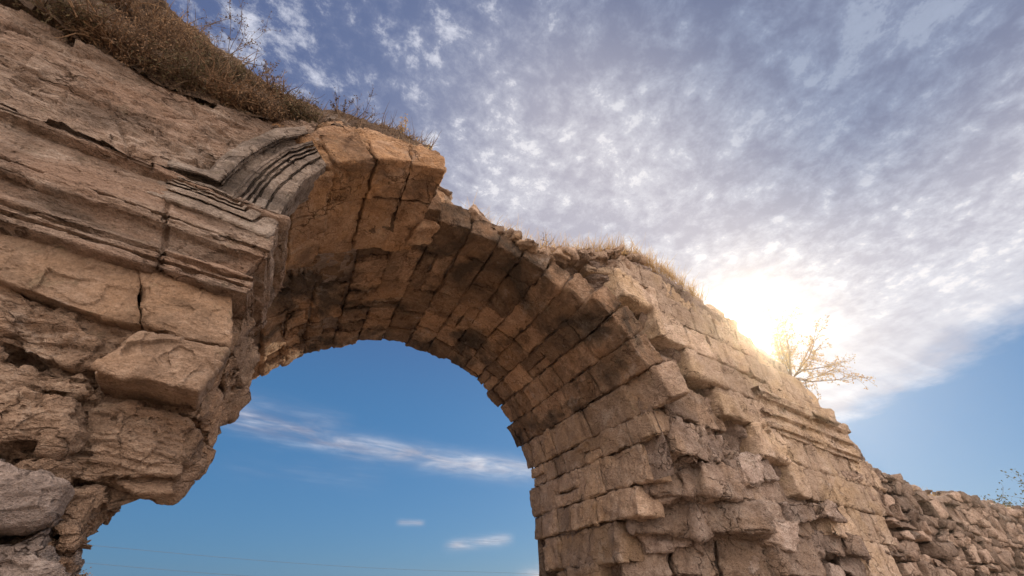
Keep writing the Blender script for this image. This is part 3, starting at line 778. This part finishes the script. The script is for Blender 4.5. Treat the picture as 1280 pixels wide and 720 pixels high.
weed(PL(330, 98, .9), .55, 4, 'short dry weed at the foot of the slope just past the tallest weed')
weed(PL(452, 158, .5), .62, 4, 'curved bare weed near the broken tip of the arch ring', (.2, 0, 0), leafy=3)
weed(PL(502, 174, .5), .55, 6, 'pale leafy weed right at the broken tip of the arch ring', (0, 0, 0), (MAT_TWIG, MAT_GOLD), 10)
weed(PL(425, 148, .5), .34, 5, 'low dry weed between the last shrub and the curved weed', leafy=6)
weed(wall_pt(676, 320, 5.4, -.1, 5), .62, 6, 'thin dry weed standing in the dip of the crown', leafy=2, spread=.3)
weed(wall_pt(600, 286, 5.4, -.1, 5), .32, 5, 'short dry weed below the broken tip, on the thin crown', leafy=4, spread=.4)

def grass(name, pts_fn, n, hmin, hmax, mat, label, parent=None, wid=.007):
    m = M()
    for k in range(n):
        p = pts_fn(); h = hmin+(hmax-hmin)*rng.random()**1.6
        d = unit(np.array([rng.normal(.1, .35), rng.normal(-.1, .35), 1])); P, _ = path(p, d, h, 4, .13, .03)
        s = unit(np.array([rng.normal(), rng.normal(), 0])); w = np.linspace(1, .15, 5)[:, None]*wid*(.6+.8*rng.random())
        m.add(np.stack([P-s*w, P+s*w], 1), grid_quads(5, 2), rng.random())
    o = m.build(name, mat); return tag(o, label, 'grass', None, 'stuff')
def crest():
    x = 1.6+6.8*rng.beta(1.5, 1.3); return np.array([x, float(front_base(np.array(x)))+.06+.5*rng.random(), float(top_z(x))-.02-.06*rng.random()])
grass('dry_grass', crest, 4600, .12, .62, MAT_STRAW, 'straw coloured dry grass along the crest above the vault')
def crest2():
    x = 8.4+5.8*rng.random(); return np.array([x, float(front_base(np.array(x)))+.30+.3*rng.random(), float(top_z(x))-.03-.06*rng.random()])
grass('dry_grass', crest2, 2200, .06, .26, MAT_STRAW, 'short dry grass down the far slope of the archway')
def lowg():
    x = 13.5+19*rng.random(); return np.array([x, lowY(x)+.1+.9*rng.random(), float(lowtop(x))-.06])
grass('dry_grass', lowg, 2600, .06, .32, MAT_STRAW, 'dry grass along the top of the low rubble wall')
def cap_top():
    k = int(rng.integers(0, 200)); j = int(rng.integers(5, 62)); return CAP[k, j] + np.array([0, 0, -.02])
grass('dry_grass', cap_top, 1300, .12, .55, MAT_TWIG, 'long dry grass and stems on the earth heap over the near wall')
def ring_top():
    t = rng.random(); return PL(400+140*t, 158+27*t, .25+.4*rng.random())-np.array([0, 0, .05])
grass('dry_grass', ring_top, 300, .05, .16, MAT_STRAW, 'sparse dry grass on the broken arch ring')

# sapling leaning out of the far slope
def branchy(name, base, dirs, H, label, cat, mats, leafL, r, nsub=6, leaves=22, group=None, part=('branches', 'leaves')):
    o = empty(name, base, label, cat, group); a, b = M(), M()
    for d in dirs:
        P, dd = path(np.asarray(base), d, H*(.7+.4*rng.random()), 9, .12); tube(a, P, r, r*.25, .3, 5)
        for s in range(nsub):
            i = int(rng.integers(2, len(P))); P2, d2 = path(P[i], unit(dd)*.9+rng.normal(0, .55, 3), H*.35*(.5+rng.random()), 5, .2); tube(a, P2, r*.4, r*.12, .4, 3)
            for q in range(leaves):
                w = P2[int(rng.integers(1, len(P2)))]+rng.normal(0, .03, 3)
                leaf(b, w, unit(rng.normal(0, 1, 3)), unit(rng.normal(0, 1, 3)), leafL*(.6+.8*rng.random()), leafL*.6, rng.random())
    a.build(part[0], mats[0], o); b.build(part[1], mats[1], o)
base = PR(990, 474, .6)
hr = Rv
dirs = [hr*a+np.array([0, 0, b])+rng.normal(0, .12, 3) for a, b in ((-.15, 1.2), (.15, 1.3), (.4, 1.2), (.7, 1.1), (.9, .9), (1.1, .75), (1.3, .6), (1.3, .25), (1.2, .05))]
branchy('sapling', base, dirs+[hr*a+np.array([0, 0, 1.0])+rng.normal(0, .2, 3) for a in (-.35, -.1, .15, .3, .5, .7, .9)], 2.15, 'golden backlit sapling sprouting from the far slope of the archway', 'sapling', (MAT_TWIG, MAT_GOLD), .055, .018, 11, 26)
b1 = wall_pt(1272, 632, 14, 0, 0)
gz = -EYE
def tree(base, H, label, dirs_n, mats, leafL, r, seed_spread, name='distant_tree', crown_from=.45):
    o = empty(name, base, label, 'tree', None); a, b = M(), M()
    P, d = path(np.asarray(base, float), (0, 0, 1), H*.6, 8, .05); tube(a, P, r, r*.5, .3, 8)
    for k in range(dirs_n):
        i = int(rng.integers(int(len(P)*crown_from), len(P))); P2, d2 = path(P[i], np.array([rng.normal(0, 1), rng.normal(0, 1), .6+.5*rng.random()]), H*.4*(.6+.5*rng.random()), 6, .15); tube(a, P2, r*.35, r*.08, .3, 4)
        for s in range(7):
            j = int(rng.integers(2, len(P2))); P3, d3 = path(P2[j], d2+rng.normal(0, .7, 3), H*.14, 4, .2); tube(a, P3, r*.1, r*.03, .3, 3)
            for q in range(16):
                w = P3[int(rng.integers(0, 5))]+rng.normal(0, seed_spread, 3); leaf(b, w, unit(rng.normal(0, 1, 3)), unit(rng.normal(0, 1, 3)), leafL*(.6+.8*rng.random()), leafL*.6, rng.random())
    a.build('trunk', mats[0], o); b.build('crown', mats[1], o)
tb = wall_pt(1284, 612, 13.0, 0, 0)
tree((tb[0]+.4, tb[1], gz), tb[2]-gz+1.0, 'dark sparse tree beyond the low rubble wall at the picture edge', 44, (MAT_TWIG, MAT_GREEN), .20, .16, .14)
tc_ = wall_pt(100, 715, 42, 0, 0)
tree((tc_[0]-.5, tc_[1], gz), tc_[2]-gz+.35, 'far leafless grey tree seen low through the arch beside the near pier', 34, (MAT_TWIG, MAT_TWIG), .14, .18, .2)

# power lines far behind
m_, nt_, b_ = new_mat('cable_black'); b_.inputs['Base Color'].default_value = (.10, .12, .14, 1); b_.inputs['Roughness'].default_value = .6
for (pa_, pb_, lab) in (((118, 682), (640, 716), 'upper of the two thin dark power lines seen through the arch'), ((112, 704), (560, 727), 'lower of the two thin dark power lines seen through the arch')):
    A = wall_pt(*pa_, 70, 0, 0); B = wall_pt(*pb_, 70, 0, 0); D = B-A
    us = np.linspace(-.6, 1.8, 60); pts = np.stack([A+D*u for u in us]); pts[:, 2] -= .5*np.sin(np.clip((us), 0, 1)*math.pi)
    m = M(); tube(m, pts, .017, .017, .5, 6); tag(m.build('power_line', m_), lab, 'power line', 'power lines')

# ------------------------------------------------------------------ ground
m, nt, b = new_mat('dry_ground')
tc = nod(nt, 'ShaderNodeTexCoord'); v = tc.outputs['Object']
c = ramp(nt, noise(nt, v, .35, 8, .65), [(.35, (.20, .15, .11)), (.5, (.33, .255, .20)), (.65, (.42, .34, .275))])
c = mix(nt, 'MULTIPLY', .7, c, ramp(nt, noise(nt, v, 14, 5), [(.3, .6), (.7, 1.2)]))
nt.links.new(c, b.inputs['Base Color']); b.inputs['Roughness'].default_value = .95
g = M(); xs = np.linspace(-148, 148, 220)
G = np.stack(np.meshgrid(xs, xs, indexing='ij') + [np.zeros((220, 220))], -1)
G[..., 2] = -EYE-.02 + .10*fbm(G*.25, 3, 101)*sstep(2, 8, np.hypot(G[..., 0], G[..., 1]-2)) + .02*fbm(G*2, 2, 102)
g.add(G, grid_quads(220, 220), .5); tag(g.build('ground', m), 'dry stony ground round the ruin', 'ground', None, 'structure')

# ------------------------------------------------------------------ air
HAZE = True
if HAZE:
    me = bpy.data.meshes.new('haze'); x, y, z0, z1 = 152, 152, -1.4, 9.8
    V = [(-x, -y, z0), (x, -y, z0), (x, y, z0), (-x, y, z0), (-x, -y, z1), (x, -y, z1), (x, y, z1), (-x, y, z1)]
    me.from_pydata(V, [], [(3, 2, 1, 0), (4, 5, 6, 7), (0, 1, 5, 4), (1, 2, 6, 5), (2, 3, 7, 6), (3, 0, 4, 7)]); me.update()
    mm = bpy.data.materials.new('haze_air'); mm.use_nodes = True; nt = mm.node_tree; nt.nodes.clear()
    o_ = nt.nodes.new('ShaderNodeOutputMaterial'); pv = nt.nodes.new('ShaderNodeVolumePrincipled')
    pv.inputs['Color'].default_value = (1, .88, .66, 1); pv.inputs['Density'].default_value = .0012; pv.inputs['Anisotropy'].default_value = .92  # haze added to carry the sun's golden glow over the wall
    nt.links.new(pv.outputs[0], o_.inputs['Volume']); me.materials.append(mm)
    ho = bpy.data.objects.new('haze', me); col.objects.link(ho); tag(ho, 'thin golden haze added round the ruin to spread the sun glow', 'haze', None, 'stuff')

# ------------------------------------------------------------------ sky, clouds and sun
w = bpy.data.worlds.new('World'); scene.world = w; w.use_nodes = True; nt = w.node_tree; nt.nodes.clear()
out = nod(nt, 'ShaderNodeOutputWorld'); bg = nod(nt, 'ShaderNodeBackground'); nt.links.new(bg.outputs[0], out.inputs[0])
sky = nod(nt, 'ShaderNodeTexSky', sky_type='NISHITA'); sky.sun_disc = False
sky.sun_elevation = math.asin(SUN[2]); sky.sun_rotation = math.atan2(SUN[0], SUN[1]); sky.air_density = 1.0; sky.dust_density = .6; sky.ozone_density = 2.0
STR = .10; bg.inputs['Strength'].default_value = STR; K = 1/STR
tc = nod(nt, 'ShaderNodeTexCoord'); d = tc.outputs['Generated']
sep = nod(nt, 'ShaderNodeSeparateXYZ'); nt.links.new(d, sep.inputs[0]); dx, dy, dz = sep.outputs
mth = lambda op, a, b=None, c=None, clamp=False: math_(nt, op, a, b, c, clamp)
def smooth(x, a, b):
    n = nod(nt, 'ShaderNodeMapRange', interpolation_type='SMOOTHSTEP'); nt.links.new(x, n.inputs[0]); n.inputs[1].default_value = a; n.inputs[2].default_value = b
    return n.outputs[0]
zs = mth('MAXIMUM', dz, .03); u = mth('DIVIDE', dx, zs); vv = mth('DIVIDE', dy, zs)
cmb = nod(nt, 'ShaderNodeCombineXYZ'); nt.links.new(u, cmb.inputs[0]); nt.links.new(vv, cmb.inputs[1]); P2 = cmb.outputs[0]
def dotc(vec):
    n = nod(nt, 'ShaderNodeVectorMath', operation='DOT_PRODUCT'); nt.links.new(d, n.inputs[0]); n.inputs[1].default_value = tuple(vec); return n.outputs['Value']
# small puffs of the high cloud sheet
wob = nod(nt, 'ShaderNodeVectorMath', operation='MULTIPLY_ADD')
nw = nod(nt, 'ShaderNodeTexNoise'); nw.inputs['Scale'].default_value = 3.5; nw.inputs['Detail'].default_value = 3; nt.links.new(P2, nw.inputs['Vector'])
nt.links.new(nw.outputs['Color'], wob.inputs[0]); wob.inputs[1].default_value = (.07, .07, 0); nt.links.new(P2, wob.inputs[2]); Pw = wob.outputs[0]
puff = noise(nt, Pw, 21.0, 7, .68, .0); puff2 = noise(nt, Pw, 52, 5, .7); broad = noise(nt, P2, 1.7, 4, .55)
vor = nod(nt, 'ShaderNodeTexVoronoi', feature='SMOOTH_F1'); vor.inputs['Scale'].default_value = 19; vor.inputs['Smoothness'].default_value = .35; nt.links.new(Pw, vor.inputs['Vector'])
cell = mth('SUBTRACT', 1.0, vor.outputs['Distance'])
puff0 = noise(nt, Pw, 13.5, 9, .74, .10)
f = mth('ADD', mth('ADD', mth('MULTIPLY', puff0, .62), mth('MULTIPLY', puff, .36)), mth('MULTIPLY', cell, .16))
far_ = smooth(dz, .30, .52)                                          # towards the horizon the puffs thin into a streaky veil
cst = nod(nt, 'ShaderNodeMapping'); cst.inputs['Scale'].default_value = (.9, 4.0, 1); cst.inputs['Rotation'].default_value = (0, 0, R(-28)); nt.links.new(P2, cst.inputs[0])
strk = mth('ADD', mth('MULTIPLY', noise(nt, cst.outputs[0], 1.5, 6, .6, .5), .5), .34)
f = mth('ADD', mth('MULTIPLY', f, far_), mth('MULTIPLY', strk, mth('SUBTRACT', 1.0, far_)))
broad2 = noise(nt, P2, 4.2, 3, .5)
f = mth('ADD', f, mth('MULTIPLY', mth('SUBTRACT', broad, .5), .42)); f = mth('ADD', f, mth('MULTIPLY', mth('SUBTRACT', broad2, .5), .32))
sd = dotc(SUN)
cov = smooth(f, .46, .70)
edge1 = mth('ADD', mth('SUBTRACT', u, mth('MULTIPLY', vv, .5)), mth('MULTIPLY', mth('SUBTRACT', noise(nt, P2, 1.6, 6, .65), .5), 1.0))
e1 = smooth(edge1, 2.75, 2.15)
edge2 = mth('ADD', vv, mth('MULTIPLY', mth('SUBTRACT', noise(nt, P2, 2.2, 5, .6), .5), .3)); e2 = smooth(edge2, 1.66, 1.40)
up_ = smooth(dz, .16, .26)
sheetm = mth('MULTIPLY', mth('MULTIPLY', e1, e2), up_)
veil = mth('MULTIPLY', sheetm, mth('ADD', .24, mth('MULTIPLY', smooth(sd, .25, .85), .58)))
cov = mth('MAXIMUM', mth('MULTIPLY', cov, sheetm), veil)
# streaks of cirrus low behind the arch
hyp = mth('SQRT', mth('ADD', mth('MULTIPLY', dx, dx), mth('MULTIPLY', dy, dy)))
ta = mth('ARCTAN2', dx, dy); te = mth('ARCTAN2', dz, hyp)
ca = nod(nt, 'ShaderNodeCombineXYZ'); nt.links.new(mth('MULTIPLY', mth('ADD', ta, mth('MULTIPLY', te, 1.2)), 7), ca.inputs[0]); nt.links.new(mth('MULTIPLY', te, 30), ca.inputs[1])
sn = noise(nt, ca.outputs[0], 1.1, 6, .62, .9)
def streak(a0, e0, a1, e1_, wd, amt):
    """a band from (azimuth, elevation) to (azimuth, elevation), degrees"""
    a0, e0, a1, e1_, wd = map(R, (a0, e0, a1, e1_, wd)); sl = (e1_-e0)/(a1-a0)
    el = mth('ADD', mth('MULTIPLY', mth('SUBTRACT', ta, a0), sl), e0)
    q = mth('DIVIDE', mth('SUBTRACT', te, el), wd); g = mth('POWER', 2.718, mth('MULTIPLY', mth('MULTIPLY', q, q), -1.0))
    c = mth('DIVIDE', mth('SUBTRACT', ta, (a0+a1)/2), abs(a1-a0)/2); h = smooth(mth('ABSOLUTE', c), 1.0, .5)
    return mth('MULTIPLY', mth('MULTIPLY', mth('MULTIPLY', g, h), mth('ADD', .25, mth('MULTIPLY', smooth(sn, .30, .72), .75))), amt)
st = streak(-20, 18.2, 36, 13.4, 1.15, 1.15)
for s in (streak(-14, 19.3, 6, 18.2, 1.2, .35), streak(17.5, 5.6, 27, 6.6, .55, .9), streak(12, 8.0, 16, 8.0, .3, .6), streak(26, 3.0, 40, 3.4, .7, .9), streak(-10, 12.5, 12, 12.2, 1.2, .12)):
    st = mth('ADD', st, s)
cov = mth('MINIMUM', mth('ADD', cov, st), 1.0)
# unseen bright deck added behind the viewer to fill the shaded stone
beh_fill = mth('MULTIPLY', smooth(mth('SUBTRACT', mth('MULTIPLY', dy, -1.0), mth('MULTIPLY', dx, .35)), .05, .5), smooth(dz, -.05, .1))
# colours
skyc = mix(nt, 'MULTIPLY', 1.0, sky.outputs[0], (.62, .78, .92))
skyc = mix(nt, 'MIX', .7, skyc, mix(nt, 'MIX', smooth(dz, .30, .70), (.045*K, .18*K, .40*K), (.075*K, .115*K, .28*K)))
ccol = mix(nt, 'MIX', smooth(f, .46, 1.0), (.21*K, .25*K, .38*K), (1.05*K, 1.05*K, 1.13*K))
csun = mix(nt, 'MIX', smooth(f, .42, .74), (.60*K, .56*K, .60*K), (.92*K, .89*K, .90*K))
ccol = mix(nt, 'MIX', smooth(sd, .50, .92), ccol, csun)
ccol = mix(nt, 'MULTIPLY', mth('MULTIPLY', smooth(dz, .46, .70), smooth(dy, .42, .05)), ccol, (.40, .47, .60))
base_ = mix(nt, 'MIX', mth('MULTIPLY', cov, .92), skyc, ccol)
base_ = mix(nt, 'MIX', beh_fill, base_, (2.7*K, 2.38*K, 2.25*K))
def lobe(n, s, c): 
    g = mth('MULTIPLY', mth('POWER', mth('MAXIMUM', sd, 0.0001), n), s*K)
    cc = nod(nt, 'ShaderNodeVectorMath', operation='SCALE'); cc.inputs[0].default_value = c; nt.links.new(g, cc.inputs[3]); return cc.outputs[0]
for n_, s_, c_ in ((7000, 30, (1, .95, .85)), (160, .10, (1, .92, .78)), (22, .09, (1, .92, .84))):
    base_ = mix(nt, 'ADD', 1.0, base_, lobe(n_, s_, c_))
nt.links.new(base_, bg.inputs['Color'])

sl = bpy.data.lights.new('sun', 'SUN'); sl.energy = 5.0; sl.angle = R(.53); sl.color = (1, .88, .70)
so = bpy.data.objects.new('sun', sl); col.objects.link(so); so.rotation_euler = Vector(SUN).to_track_quat('Z', 'Y').to_euler(); so.location = (20, 10, 30)

cam = bpy.data.cameras.new('camera'); cam.sensor_width = 36; cam.lens = F_PX/1280*36; cam.clip_start = .05; cam.clip_end = 3000
co = bpy.data.objects.new('camera', cam); col.objects.link(co); co.location = (0, 0, EYE)
co.matrix_world = Matrix(((Rv[0], Uv[0], -Fv[0], 0), (Rv[1], Uv[1], -Fv[1], 0), (Rv[2], Uv[2], -Fv[2], EYE), (0, 0, 0, 1)))
scene.camera = co
scene.view_settings.view_transform = 'Standard'; scene.view_settings.look = 'None'; scene.view_settings.exposure = 0.12; scene.view_settings.gamma = 1
scene.cycles.use_denoising = True
scene.cycles.max_bounces = 6; scene.cycles.diffuse_bounces = 4; scene.cycles.volume_bounces = 0
scene.cycles.sample_clamp_indirect = 4
